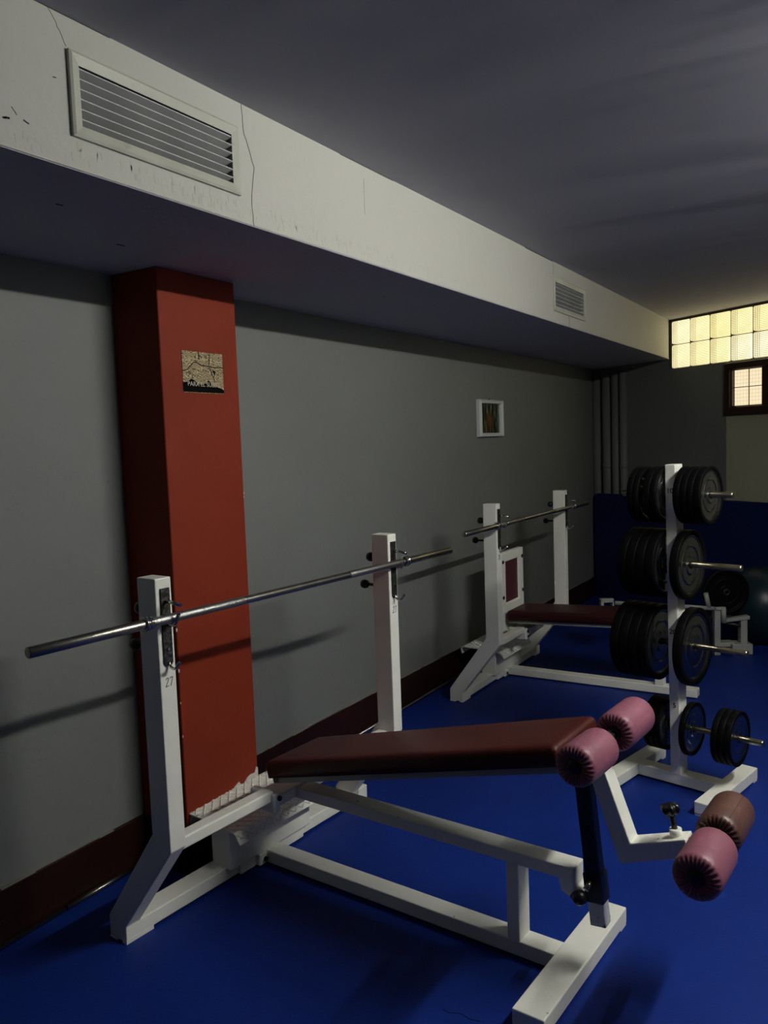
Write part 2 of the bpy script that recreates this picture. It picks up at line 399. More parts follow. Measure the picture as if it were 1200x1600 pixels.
# dusty drips along the lower beam edge
dr = MB()
for i in range(150):
    y = random.choice([random.uniform(.95, 1.9), random.uniform(1.9, 3.2), random.uniform(.95, 3.2)])
    z0 = ZB+random.uniform(.012, .05); l = random.uniform(.004, .022)
    dr.stroke([(y, z0), (y+random.uniform(-.003, .003), z0+l)], random.uniform(.002, .006), yz(BX), .0003)
dr.build('dust_mark', mat('grey_dust', (.44, .44, .39), .9), beam)['kind'] = 'stuff'
so = MB()
for (x, y, l) in ((.55, 1.36, .02), (.35, 1.72, .03), (.5, 3.0, .012)):
    so.box((x, y, ZB-.0006), (x+.008, y+l, ZB))
so.build('chip', M['crack'], beam)

# pillar
PXF, PY1, PY2 = .223, 1.9954, 2.3823
pil = structure(MB().box((0, PY1, 0), (PXF, PY2, ZB), .003, 1).build('pillar', M['red']), 'square red painted pillar against the grey wall')
ch = MB()
for (y, z, r) in ((PY1+.001, .88, .006), (PY1+.001, .735, .006), (PY1+.002, .50, .004), (PY1+.001, .62, .003), (PY2-.001, 1.33, .004), (PY2-.001, 1.315, .003)):
    ch.sphere((PXF-.001, y, z), r, .4, .7, 1.3, 8, 6)
ch.build('paint_chip', M['chip'], pil)
# plaster broken away at the foot of the pillar
fl = MB()
prof = [(PY1+.012, .202), (PY1+.05, .209), (PY1+.09, .203), (PY1+.14, .210), (PY1+.17, .205), (PY1+.21, .208), (PY1+.235, .207), (PY1+.25, .222), (PY1+.275, .232), (PY1+.285, .218), (PY1+.30, .214), (PY1+.325, .232), (PY1+.345, .236), (PY2-.022, .233), (PY2-.010, .254), (PY2-.001, .248), (PY2-.001, .176), (PY1+.012, .176)]
fl.prism(prof, 'x', PXF-.001, PXF+.002)
fl.build('bare_plaster', M['chip'], pil)

# baseboard wrapping round the pillar
BB = .175; T = .014
bb = MB()
bb.box((0, Y0, 0), (T, PY1-T, BB), .003); bb.box((0, PY1-T, 0), (PXF+T, PY1, BB), .002)
bb.box((PXF, PY1-T, 0), (PXF+T, PY2+T, BB), .002); bb.box((0, PY2, 0), (PXF+T, PY2+T, BB), .002)
bb.box((0, PY2+T, 0), (T, 7.6, BB), .003)
base = structure(bb.build('baseboard_left', M['base']), 'dark brown baseboard along the grey wall')
gl = MB()   # torn bead of filler along its top edge
y = Y0+.1
while y < 7.4:
    l = random.uniform(.03, .16)
    if not (PY1-.05 < y+l and y < PY2+.02): gl.box((-.001, y, BB-.001), (T*random.uniform(.5, 1.02), y+l, BB+random.uniform(.0005, .002)))
    y += l+random.uniform(-.01, .012)
gl.build('filler_bead', mat('grey_filler', (.22, .21, .19), .8), base)
tr = structure(MB().tube([(.026, Y0, .009), (.026, 1.62, .009)], .0095, 12).tube([(.026, 1.628, .009), (.026, PY1-.02, .009)], .0095, 12).tube([(.026, PY2+.03, .009), (.026, 7.4, .009)], .0095, 12).build('trim_2', M['brass_strip']), 'thin round metal strip at the foot of the baseboard')

# conduits in the far corner
pp = None
for i, (s, r) in enumerate(((.055, .045), (.185, .046), (.300, .040), (.395, .036))):
    m_ = MB().tube([(0, 0, 0), (0, 0, 2.06)], r, 24)
    if i in (1, 3): m_.lathe([(1.2, r), (1.203, r+.004), (1.24, r+.004), (1.243, r)], 'z', 24)
    o = m_.build('wall_pipe', M['wall_far'], loc=fwp(s, -.012, 0))
    tag(o, 'grey painted vertical pipe on the end wall, ' + ('nearest the corner' if i == 0 else ['', 'second from the corner', 'third from the corner', 'fourth from the corner and thinnest'][i]), 'pipe', 'vertical pipes in the far corner')
fl_ob = bpy.data.objects['floor']
MB().stroke([(1.330, 1.80), (1.348, 1.796), (1.38, 1.807), (1.41, 1.800), (1.436, 1.805)], .0022, lambda a, b, d: (a, b, d), .0004).build('scuff_mark', M['ink'], fl_ob)
MB().stroke([(2.03, 2.02), (2.06, 1.985), (2.10, 1.965), (2.13, 1.935)], .0012, lambda a, b, d: (a, b, d), .0004).build('scuff_mark', mat('grey_scuff', (.02, .04, .12), .8), fl_ob)
# ------------------------------------------------------------------ fluorescent batten (above right of the view)
tx, ty0, ty1, tz = TUBE
fx = empty('ceiling_light', (tx, (ty0+ty1)/2, ZC)); hl = (ty1-ty0)/2
tag(fx, 'bare fluorescent tube batten on the ceiling beside the benches', 'ceiling light')
MB().box((-.001, -hl-.03, -.0105), (.05, hl+.03, 0), .003).build('housing', M['white_fix'], fx)
for s_ in (-1, 1): MB().box((-.012, s_*(hl+.012)-.008, tz-ZC-.016), (.02, s_*(hl+.012)+.008, -.005), .002).build('lamp_holder', M['white_fix'], fx)
MB().tube([(0, -hl, tz-ZC), (0, hl, tz-ZC)], .013, 16).build('tube', M['tube'], fx)

# ------------------------------------------------------------------ vents
def vent(y0, y1, z0, z1, label):
    t = empty('air_vent', (BX, (y0+y1)/2, z0)); tag(t, label, 'vent', 'louvred vents on the white beam')
    h = z1-z0; a = (y1-y0)/2; fr = .027
    f = MB()
    def bar(p, q):   # mitred frame, outer edge flush, inner raised
        pass
    O_ = [(-a, 0), (a, 0), (a, h), (-a, h)]; I_ = [(-a+fr, fr), (a-fr, fr), (a-fr, h-fr), (-a+fr, h-fr)]
    Mi = [(-a+.006, .006), (a-.006, .006), (a-.006, h-.006), (-a+.006, h-.006)]
    bm = f.bm
    rings = [[bm.verts.new((x, p[0], p[1])) for p in P] for x, P in ((.0, O_), (.008, O_), (.011, Mi), (.005, I_), (-.0, I_))]
    for A, B in zip(rings, rings[1:]):
        for k in range(4): bm.faces.new([A[k], A[(k+1) % 4], B[(k+1) % 4], B[k]])
    f.build('frame', M['vent'], t)
    MB().box((-.0495, -a+.0225, .0205), (-.046, a-.0225, h-.0275)).build('backing', M['void'], t)
    n = 6; ih = h-2*fr
    sl = None
    for i in range(n):
        zc = fr+ih*(i+.5)/n
        if sl is None:
            s_ = MB(); s_.prism([(-.022, -.0080), (-.022, -.0090), (.0075, .0030), (.0085, .0035), (.0085, .0058), (.0070, .0058)], 'y', -a+fr-.001, a-fr+.001)
            sl = s_.build('slat', M['slat'], t); o = sl
        else: o = sl.copy(); COL.objects.link(o); o.parent = t
        o.location = (-.004, 0, zc)
    return t
vent(1.228, 1.774, 2.190, 2.372, 'large pale louvred air vent, the nearer one, beside the long crack in the white beam')
vent(4.300, 4.853, 2.182, 2.364, 'small-looking louvred air vent at the far end of the white beam, near the glass blocks')

# ------------------------------------------------------------------ plaque and picture
pq = empty('wall_plaque', (PXF, (2.091+2.296)/2, 1.703)); tag(pq, 'small black and bronze plaque with worn lettering on the red pillar', 'plaque')
pw, ph = .205/2, .145
MB().box((.0, -pw, 0), (.003, pw, ph), .001, 1).build('plate', M['plaque'], pq)
bk = MB()
bk.prism([(-pw, .002), (pw, .002), (pw, .014), (.09, .018), (.07, .024), (.045, .028), (.03, .04), (.022, .046), (.012, .036), (-.0, .034), (-.012, .030), (-.03, .03), (-.045, .042), (-.062, .049), (-.08, .038), (-pw, .034)], 'x', .003, .0036)
to = lambda a, b, d: (.003+d, a, b)
bk.stroke([(-pw, .075), (-.08, .08), (-.05, .105), (-.035, .108), (-.01, .098), (.02, .097), (.06, .094), (pw, .096)], .003, to, .0005)
bk.stroke([(-.022, .145), (-.02, .12)], .004, to, .0005); bk.stroke([(.035, .145), (.032, .118), (.028, .1)], .0028, to, .0005)
bk.stroke([(.03, .095), (.042, .072), (.055, .045)], .003, to, .0005)
bk.prism([(.045, .085), (.062, .08), (.056, .062)], 'x', .003, .0034)
bk.build('black_print', M['ink'], pq)
pale = mat('pale_lettering', (.50, .45, .37), .6)
lettering('PARA EL SUBSU', .0225, pale, pq, (.0042, -.002, .030), (R_(90), 0, R_(90)), .0003, sx=1.05)
lettering('USO', .019, pale, pq, (.0036, .078, .110), (R_(90), 0, R_(90)), .0003, sx=.9)

pf = empty('picture_frame', (0, 5.205, 1.522)); tag(pf, 'small white framed forest picture hanging on the grey wall', 'picture')
a, h = .205, .25
f = MB(); bm = f.bm
def rr(x, i, j): return [bm.verts.new((x, p[0], p[1])) for p in ((-a+i, j), (a-i, j), (a-i, h-j), (-a+i, h-j))]
rings = [rr(0, 0, 0), rr(.022, 0, 0), rr(.026, .008, .004), rr(.02, .022, .011), rr(.025, .034, .018), rr(.022, .046, .024), rr(.008, .048, .025)]
for A, B in zip(rings, rings[1:]):
    for k in range(4): bm.faces.new([A[k], A[(k+1) % 4], B[(k+1) % 4], B[k]])
f.build('frame', M['frame_w'], pf)
MB().box((.001, -a+.047, -(h-.05)/2), (.0085, a-.047, (h-.05)/2)).build('print', M['print'], pf, loc=(0, 0, h/2))
MB().tube([(.004, -.0, h+.0), (.004, 0, h+.010)], .006, 8).build('hanger', M['black'], pf)

# ------------------------------------------------------------------ weight benches
HU = 1.1475
def upright(v0, v1, parent, name='upright'):
    m_ = MB()
    m_.prism([(0, .004), (0, .056), (.235, .356), (.235, HU), (.155, HU), (.155, .392), (-.082, .072), (-.082, .004)], 'y', v0, v1, .0035, 2)
    o = m_.build(name, M['white'], parent)
    MB().box((-.083, v0-.001, 0), (-.045, v1+.001, .0045)).box((-.02, v0-.001, 0), (0.001, v1+.045, .0125)).build('foot_pad', M['white'], o)
    return o
def hook(v, parent, flip=1):
    u0 = .235
    pl = MB()
    pl.prism([(v-.016, .905), (v-.009, .896), (v+.009, .896), (v+.016, .905), (v+.016, 1.118), (v-.016, 1.118)], 'x', u0, u0+.005, .001, 1)
    b = pl.build('hook_plate', M['tape'], parent)
    def arc(zc, r, up, rad, mat_, nm):
        pts = [(u0+.003, v, zc-r*.2)]
        for k in range(9):
            a_ = math.pi*(1.0+k/8*.85); pts.append((u0+.004+r+r*math.cos(a_), v, zc+r*math.sin(a_)))
        pts.append((pts[-1][0]+.012, v, pts[-1][2]+up))
        MB().tube(pts, rad, 10).build(nm, mat_, parent)
    arc(1.0375, .022, .022, .0055, M['shiny'], 'upper_hook')
    arc(.908, .018, .012, .0045, M['shiny'], 'lower_hook')
    MB().tube([(u0, v, 1.082), (u0+.03, v, 1.080), (u0+.062, v+.004*flip, 1.074)], .0055, 10).build('guard_pin', M['shiny'], parent)
    MB().tube([(u0+.004, v, .945), (u0+.009, v, .945)], .005, 8).build('screw', M['shiny'], parent)
def pull_knob(v, z, parent, l=.052):
    m_ = MB().tube([(.156, v, z), (.156-l, v, z)], .006, 10)
    m_.lathe([(-.018, 0), (-.0175, .008), (-.012, .016), (0, .0185), (.012, .015), (.017, .007), (.018, 0)], 'x', 20, c=(.156-l-.012, v, z))
    m_.build('pull_knob', M['black'], parent)
def digits27(parent, v, z, text='27', h=.03, thin=.0017):
    to = lambda a, b, d: (.2352+d, v+a, z+b)
    m_ = MB(); s = h/30*1.0; w_ = .001
    D = {'2': [(-11, 9), (-9, 13), (-6, 14), (-3, 12), (-3, 7), (-7, 0), (-12, -9), (-12, -11), (-2, -9)],
         '7': [(2, 12), (12, 14), (10, 6), (6, -8), (5, -11)],
         '8': [(7, 2), (3, 7), (4, 12), (7, 13), (10, 12), (11, 7), (3, -4), (4, -10), (7, -11), (10, -10), (11, -4), (7, 2)]}
    for c_ in text:
        p = [(x*s, y*s) for x, y in D[c_]]
        m_.stroke(p, thin, to, .0006)
    m_.build('lettering', M['ink'], parent)

def vinyl_pad(L_, Wd, T_, parent, material, loc, rot, name='pad'):
    """upholstered board: rounded ends, crowned top, seam"""
    nx, ny = 40, 14
    m_ = MB(); bm = m_.bm; r = .026
    def outline(x, y): return x, y
    top = [[None]*(ny+1) for _ in range(nx+1)]
    import itertools
    for i in range(nx+1):
        for j in range(ny+1):
            x = L_*(i/nx); y = -Wd/2+Wd*j/ny
            top[i][j] = (x, y)
    # cross-section rings (superellipse style): level k from bottom rim to top centre
    prof = [(0, 0), (0, .35), (0, .66), (.002, .82), (.007, .93), (.014, .985), (.028, 1.01), (.09, 1.04)]
    def ring(ins, z):
        pts = []; c = .014; hw = Wd/2-ins; x0, x1 = ins, L_-ins
        c = max(.006, c-ins*.2)
        for (cx, cy, a0) in ((x1-c, hw-c, 0), (x0+c, hw-c, 90), (x0+c, -hw+c, 180), (x1-c, -hw+c, 270)):
            for k in range(6):
                a_ = R_(a0+90*k/5); pts.append(bm.verts.new((cx+c*math.cos(a_), cy+c*math.sin(a_), z*T_)))
        return pts
    rs = [ring(i, z) for i, z in prof]
    for A, B in zip(rs, rs[1:]):
        for k in range(len(A)):
            f = bm.faces.new([A[k], A[(k+1) % len(A)], B[(k+1) % len(A)], B[k]]); f.smooth = True
    f = bm.faces.new(rs[-1]); f.smooth = True
    bm.faces.new(rs[0][::-1])
    return m_.build(name, material, parent, loc, rot)

def roller(u, z, v0, v1, r, parent, material, skew=(0, 0), seam=False):
    """foam roller with gathered vinyl ends; axis along v"""
    L_ = v1-v0
    NP = 26
    def pl(t, rr_, th):
        k = 0
        if rr_ < r*.96:
            e = min(1, (r*.97-rr_)/(r*.25)); k = .0030*e*(1.1 if rr_ > r*.45 else .7)
        s = math.sin(NP*th+1.3*math.sin(3*th))
        d = k*(s if s > 0 else s*.6)
        return (-d if t < L_/2 else d), 0
    p = [(.007, r*.26), (.004, r*.40), (.001, r*.55), (.000, r*.70), (.0015, r*.84), (.0045, r*.92), (.010, r*.972), (.019, r), (.05, r*1.005), (L_/2, r*1.01)]
    prof = p + [(L_-t, q) for t, q in p[::-1][1:]]
    m_ = MB(); m_.lathe(prof, 'y', 208, pleat=pl)
    o = m_.build('foam_roller', material, parent, loc=(u, v0, z), rot=(skew[0], 0, skew[1]))
    cap = MB()
    for (t, s) in ((.004, -1), (L_-.004, 1)):
        cap.lathe([(t+.012*-s, r*.34), (t-.001*-s, r*.34), (t+.004*s, r*.30), (t+.006*s, r*.18), (t+.0065*s, r*.05), (t+.0045*s, 0)], 'y', 28)
    cap.tube([(0, .0, 0), (0, L_, 0)], r*.16, 12)
    cap.build('end_cap', M['black'], o)
    if seam:
        MB().tube([(r*1.01*math.cos(R_(62)), t, r*1.01*math.sin(R_(62))) for t in (.018, L_*.3, L_*.6, L_-.018)], .0011, 6).build('seam', M['brown'], o)
    return o

def rack(root, text):
    ups = []
    for v0 in (0, 1.11):
        up_ = upright(v0, v0+.056, root); ups.append(up_)
        v = v0+.03
        hook(v, up_, 1); pull_knob(v+.002, .94, up_); pull_knob(v+.002, 1.052, up_, .018)
        if not (text == '28' and v0): digits27(up_, v, .848, text)
    b = MB(); b.box((-.08, .05, .010), (0, 1.222, .056), .0035, 2); b.box((-.078, 1.18, 0), (-.002, 1.222, .012))
    b.build('base_beam', M['white'], root)
    MB().box((-.001, .47, .008), (.012, .58, .088), .003).build('gusset_plate', M['white'], root)
    MB().box((-.001, .665, .008), (.012, .80, .078), .003).build('gusset_plate', M['white'], root)
    bx = MB(); bx.box((-.07, .415, .05), (.022, .83, .190), .003); bx.build('step_box', M['white'], root)
    MB().box((.152, .05, .324), (.20, .46, .362), .006, 3).build('cross_bar', M['white'], root)
    MB().box((.155, .80, .324), (.20, 1.115, .362), .006, 3).build('cross_bar', M['white'], root)
    MB().box((.10, .445, .285), (.215, .475, .355), .008, 3).build('pivot_bracket', M['white'], root)
    MB().box((.10, .475, .29), (.19, .80, .33), .004).build('centre_plate', M['white'], root)
    MB().box((.0, .545, .008), (.03, .60, .05), .006, 3).build('rail_bracket', M['white'], root)
    MB().tube([(.2, .468, .335), (.222, .468, .335)], .009, 6).build('bolt', M['black'], root)
    MB().tube([(.03, .572, .027), (.037, .572, .027)], .009, 6).build('bolt', M['black'], root)
    # diamond tread step
    tp = MB()
    prof = [(-.200, .170), (-.206, .200), (-.198, .213), (-.188, .216), (-.10, .214), (.060, .201), (.070, .197), (.090, .166), (.086, .164), (.066, .193), (.056, .197), (-.10, .209), (-.188, .211), (-.194, .208), (-.201, .199), (-.196, .171)]
    tp.prism(prof, 'y', .40, .845)
    st = tp.build('tread_plate', M['white'], root)
    rb = MB()
    def on(u, v):       # follow the bent plate
        if u <= .066: return (u, v, .2012+.0145*max(0, min(1, (.06-u)/.16)))
        t = (u-.066)/.055; return (.0705+.018*t, v, .1985-.031*t)
    for sgn in (1, -1):
        k = -.5
        while k < 1.2:
            pts = []
            for i in range(25):
                u = -.190+i*.0125; v = .40+k+(u+.19)*sgn*1.0
                if .402 < v < .843 and u < .112: pts.append(on(u, v))
                else:
                    if len(pts) > 1: rb.tube(pts, .0032, 5)
                    pts = []
            if len(pts) > 1: rb.tube(pts, .0032, 5)
            k += .040
    rb.build('diamond_rib', M['white'], st)
    st['label'] = 'white diamond tread step plate'
    return ups

B1 = empty('weight_bench', (.3529, 1.5938, 0), -0.0815)
tag(B1, 'near white decline bench press numbered 27 with mauve foam leg rollers and sloping oxblood pad', 'weight bench', 'bench presses along the grey wall')
u1 = rack(B1, '27')
CV = .62
rl = MB(); rl.box((-.02, .585, .006), (1.16, .655, .052), .004, 2); rl.build('floor_rail', M['white'], B1)
ur = MB()
ur.prism([(.165, .284), (.165, .322), (1.203, .320), (1.203, .262), (1.214, .254), (1.214, .232), (1.200, .232), (1.165, .248), (1.158, .282)], 'y', .585, .655, .0035, 2)
ur.build('upper_rail', M['white'], B1)
MB().tube([(1.203, .578, .245), (1.203, .586, .245)], .009, 6).build('bolt', M['dark_steel'], B1)
MB().box((.994, .586, .045), (1.034, .654, .286), .003).build('short_post', M['white'], B1)
MB().box((1.143, .32, .008), (1.233, .912, .057), .0035, 2).box((1.150, .322, 0), (1.231, .36, .01)).box((1.150, .868, 0), (1.231, .911, .01)).build('floor_foot', M['white'], B1)
# sloping pad
sl = math.atan2(.624-.373, 1.202-.191)
fr = MB(); LP = 1.092
fr.box((0, -.125, 0), (LP-.02, -.10, .022), .002); fr.box((0, .10, 0), (LP-.02, .125, .022), .002); fr.box((0, -.125, 0), (.03, .125, .022), .002); fr.box((.7, -.03, -.012), (LP-.03, .03, .02), .002)
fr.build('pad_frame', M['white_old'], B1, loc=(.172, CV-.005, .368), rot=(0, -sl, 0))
pd = vinyl_pad(LP, .285, .056, B1, M['pad'], (.158, CV-.005, .3885), (0, -sl, 0))
MB().tube([(LP-.018, y_, .0535) for y_ in (-.118, 0, .118)], .0012, 6).build('seam', M['pad'], pd)
# telescoping steel strut
th = math.atan2(.041, .39)
inner = MB(); inner.box((-.0215, -.02, -.40), (.0215, .02, .02), .003)
si = inner.build('telescoping_tube', M['dark_steel'], B1, loc=(1.228, .607, .575), rot=(0, -th, 0))
for k in range(5): MB().tube([(0.002, -.0206, -.035-.045*k), (0.002, -.0195, -.035-.045*k)], .0062, 12).build('adjustment_hole', M['void'], si)
MB().box((-.022, -.0206, -.402), (.022, .0206, -.335), .003).tube([(0, -.0212, -.375), (0, -.0205, -.375)], .006, 10).build('bare_end', M['bare_steel'], si)
MB().box((-.0255, -.0245, -.335), (.0255, .0245, -.255), .002).build('sleeve', M['dark_steel'], si)
MB().tube([(-.004, -.024, -.275), (-.012, -.044, -.29)], .008, 12).build('locking_pin', M['peg'], si)
kn = MB(); kn.lathe([(-.018, 0), (-.0175, .009), (-.012, .0175), (0, .021), (.011, .018), (.017, .008), (.018, 0)], 'y', 24)
kn.build('locking_knob', M['black'], si, loc=(-.024, -.062, -.305), rot=(R_(-20), 0, R_(-25)))
# leg arm
ar = MB()
ar.prism([(1.222, .672), (1.272, .672), (1.297, .603), (1.360, .434), (1.500, .482), (1.512, .437), (1.332, .370)][::-1], 'y', .589, .648, .003, 2)
arm = ar.build('leg_arm', M['white'], B1)
MB().tube([(1.50, .618, .458), (1.545, .618, .474)], .017, 16).build('arm_socket', M['peg'], arm)
MB().tube([(1.285, .575, .685), (1.285, .665, .70)], .014, 14).box((1.262, .596, .655), (1.305, .642, .705), .004).build('roller_axle', M['dark_steel'], arm)
MB().tube([(1.568, .575, .478), (1.560, .665, .476)], .014, 14).build('roller_axle', M['dark_steel'], arm)
MB().tube([(1.47, .62, .466), (1.467, .62, .490)], .016, 16).build('knob_boss', M['white'], arm)
MB().tube([(1.467, .62, .484), (1.458, .62, .524)], .0075, 12).build('knob_stem', M['dark_steel'], arm)
sk = MB()
def star(t, r, th_): return 0, (.0035*math.cos(6*th_) if r > .01 else 0)
sk.lathe([(-.012, 0), (-.012, .011), (-.006, .018), (.004, .0225), (.013, .021), (.017, .012), (.018, 0)], 'z', 48, pleat=star)
sk.build('star_knob', M['black'], arm, loc=(1.455, .62, .535), rot=(0, R_(-12), 0))
roller(1.285, .688, .405, .572, .0545, B1, M['pink'], (0, R_(-2)))
roller(1.296, .699, .650, .828, .0545, B1, M['pink'], (R_(1), R_(-2)))
roller(1.575, .487, .405, .575, .0572, B1, M['pink'])
o = roller(1.560, .476, .655, .838, .0572, B1, M['brown'], (0, 0), True); o['label'] = 'dark brown foam roller'

B2 = empty('weight_bench', (.2716, 4.1239, 0), -0.0085)
tag(B2, 'far white flat bench press numbered 28 with plum back board and dark maroon pad', 'weight bench', 'bench presses along the grey wall')
u2 = rack(B2, '28')
MB().box((-.02, .615, .006), (1.165, .685, .052), .004, 2).build('floor_rail', M['white'], B2)
MB().box((.93, .62, .045), (.98, .68, .40), .003).build('short_post', M['white'], B2)
fl2 = R_(2.4)
f2 = MB(); f2.box((0, -.13, 0), (1.04, -.105, .02), .002); f2.box((0, .105, 0), (1.04, .13, .02), .002); f2.box((0, -.13, 0), (.03, .13, .02)); f2.box((.84, -.13, 0), (.9, .13, .02))
f2.build('pad_frame', M['white_old'], B2, loc=(.088, .61, .372), rot=(0, -fl2, 0))
vinyl_pad(1.05, .285, .058, B2, M['pad2'], (.082, .61, .392), (0, -fl2, 0))
# back board standing behind the pad
def ringboard():
    f = MB(); bm = f.bm
    def q(x, v0, v1, z0, z1, tp=0): return [bm.verts.new((x, a_, b_)) for a_, b_ in ((v0, z0), (v1, z0), (v1-tp, z1), (v0+tp, z1))]
    rings = [q(.0, -.178, .178, 0, .49, .004), q(.03, -.178, .178, 0, .49, .004), q(.034, -.172, .172, .004, .486, .004), q(.034, -.115, .115, .165, .435), q(.018, -.108, .108, .172, .428)]
    for A, B in zip(rings, rings[1:]):
        for k in range(4): bm.faces.new([A[k], A[(k+1) % 4], B[(k+1) % 4], B[k]])
    bm.faces.new(rings[0])
    return f
bb_ = ringboard().build('back_board', M['white'], B2, loc=(.03, .62, .315))
MB().box((.017, -.11, .17), (.0195, .11, .43)).build('board_panel', M['panel'], bb_)
for (y_, z_) in ((-.155, .435), (-.155, .215), (.150, .435), (.155, .215)):
    MB().tube([(.033, y_, z_), (.040, y_, z_)], .011, 8).build('bolt', M['black'], bb_)
MB().box((.05, .50, .286), (.14, .74, .32), .003).build('board_bracket', M['white'], B2)

# barbells
def barbell(root_loc, rz, v0, v1, c0, c1, label, knurl=True):
    t = empty('barbell', root_loc, rz); tag(t, label, 'barbell', 'empty barbells resting on the bench presses')
    MB().lathe([(v0+.001, 0), (v0, .012), (v0+.002, .0145), (c0, .0145)], 'y', 24).build('sleeve', M['chrome'], t)
    MB().lathe([(c1, .0145), (v1-.002, .0145), (v1, .012), (v1-.001, 0)], 'y', 24).build('sleeve', M['chrome'], t)
    MB().lathe([(c0, .0128), (c1, .0128)], 'y', 24).build('shaft', M['chrome'], t)
    for k0 in (c0+.02, c1-.362): MB().lathe([(k0, .013), (k0+.002, .0134), (k0+.34, .0134), (k0+.342, .013)], 'y', 32).build('knurled_grip', M['knurl'], t)
    for c_ in (c0, c1):
        MB().lathe([(c_-.012, .0143), (c_-.012, .020), (c_-.010, .0215), (c_-.004, .0215), (c_-.002, .018), (c_+.002, .018), (c_+.004, .0205), (c_+.010, .0205), (c_+.012, .0135)], 'y', 24).build('collar', M['shiny'], t)
    return t
def bp(B, u, z):
    c, s = math.cos(B.rotation_euler.z), math.sin(B.rotation_euler.z)
    return (B.location.x+u*c, B.location.y+u*s, z)
barbell(bp(B1, .262, 1.0355), -0.0815, -.40, 1.525, -.055, 1.19, 'worn steel barbell on the near bench press, crossing in front of the red pillar')
barbell(bp(B2, .262, 1.0325), -0.0085+.0, -.455, 1.515, -.045, 1.21, 'thin steel barbell on the far bench press beside the far corner')

# ------------------------------------------------------------------ weight tree
TT = R_(-13)
WT = empty('weight_tree', (1.585, 3.53, 0), TT)
tag(WT, 'white upright plate tree with four rows of pegs on an H-shaped base', 'weight rack')
MB().box((-.18, -.035, .008), (.18, .035, .056), .003).build('base_beam', M['white'], WT)
for s_ in (-1, 1):
    c_ = .205*s_
    MB().box((c_-.035, -.245, .008), (c_+.035, .238, .057), .0035, 2).box((c_-.033, -.243, 0), (c_+.033, -.20, .01)).box((c_-.033, .20, 0), (c_+.033, .236, .01)).build('foot', M['white'], WT)
post = MB().box((-.022, -.036, .05), (.022, .036, 1.372), .003, 2).build('post', M['white'], WT)
for v_ in post.data.vertices:      # the post leans very slightly
    v_.co.x -= .014*max(0, v_.co.z-.1)
PEGZ = [(1.247, -.245, .228), (.955, -.225, .262), (.613, -.255, .285), (.258, -.135, .348)]
for z_, a_, b_ in PEGZ:
    m_ = MB(); m_.tube([(a_, 0, z_), (b_-.008, 0, z_), (b_-.007, 0, z_), (b_, 0, z_)], .0125, 20)
    m_.lathe([(b_-.0075, .0128), (b_-.0075, .0122)], 'x', 20, c=(0, 0, z_))
    m_.build('peg', M['peg'], WT)
for tx_, z_, v_ in (('10', 1.262, -.0365), ('15', .98, -.0365), ('20', .668, -.0365), ('5', .352, -.0365)):
    if tx_ == '15': continue
    lettering(tx_, .030, M['ink'], post, ((-.014*z_ + (.0 if tx_ != '5' else .002)), v_, z_), (R_(90), 0, 0), .0004)

def make_plate(r, t, face, name='weight_plate', letters=None):
    root = empty(name, (0, 0, 0))
    h = t/2
    half = [(.55, .82), (.80, .865), (.97, .885), (1., .90), (1., .972), (.95, .992), (.86, 1.)]
    MB().lathe([(-h*a, r*b) for a, b in half]+[(h*a, r*b) for a, b in half[::-1]]+[(-h*.55, r*.82)], 'x', 72).build('rubber_rim', M['rubber'], root)
    d = MB(); fp = [(.50, .0155/r), (.74, .0155/r), (.80, .018/r), (.80, .24), (.70, .27), (.50, .30), (.46, .50), (.54, .515), (.64, .53), (.64, .555), (.54, .57), (.46, .585), (.44, .78), (.54, .805), (.70, .83), (.62, .845)]
    for sg in (-1, 1): d.lathe([(sg*h*a, r*b) for a, b in fp], 'x', 72)
    d.lathe([(-h*.55, .0155), (h*.55, .0155)], 'x', 32)
    for f in d.bm.faces:
        rr_ = [math.hypot(v.co.y, v.co.z) for v in f.verts]; f.smooth = (max(rr_)-min(rr_)) < .06*r
    d.build('metal_face', face, root)
    return root
ROWS = [
 # z, r, slots (centre u, thickness), where, group
 ('top', 1.247, .120, [(.0435, .027), (.0715, .027), (.0995, .027), (.1285, .028)], [(-.056, .026), (-.083, .026), (-.133, .025), (-.159, .025)]),
 ('second', .955, .147, [(.043, .034)], [(-.062, .040), (-.103, .040), (-.144, .040), (-.185, .040)]),
 ('third', .613, .163, [(.0625, .036)], [(-.088, .041), (-.130, .041), (-.172, .041), (-.214, .040)]),
 ('bottom', .258, .112, [(.058, .025), (.190, .0255), (.217, .0255), (.244, .0255)], [(-.050, .025), (-.076, .025), (-.102, .025)]),
]
ordn = ['innermost', 'second from the post', 'third from the post', 'fourth from the post']
cT, sT = math.cos(TT), math.sin(TT)
first = True
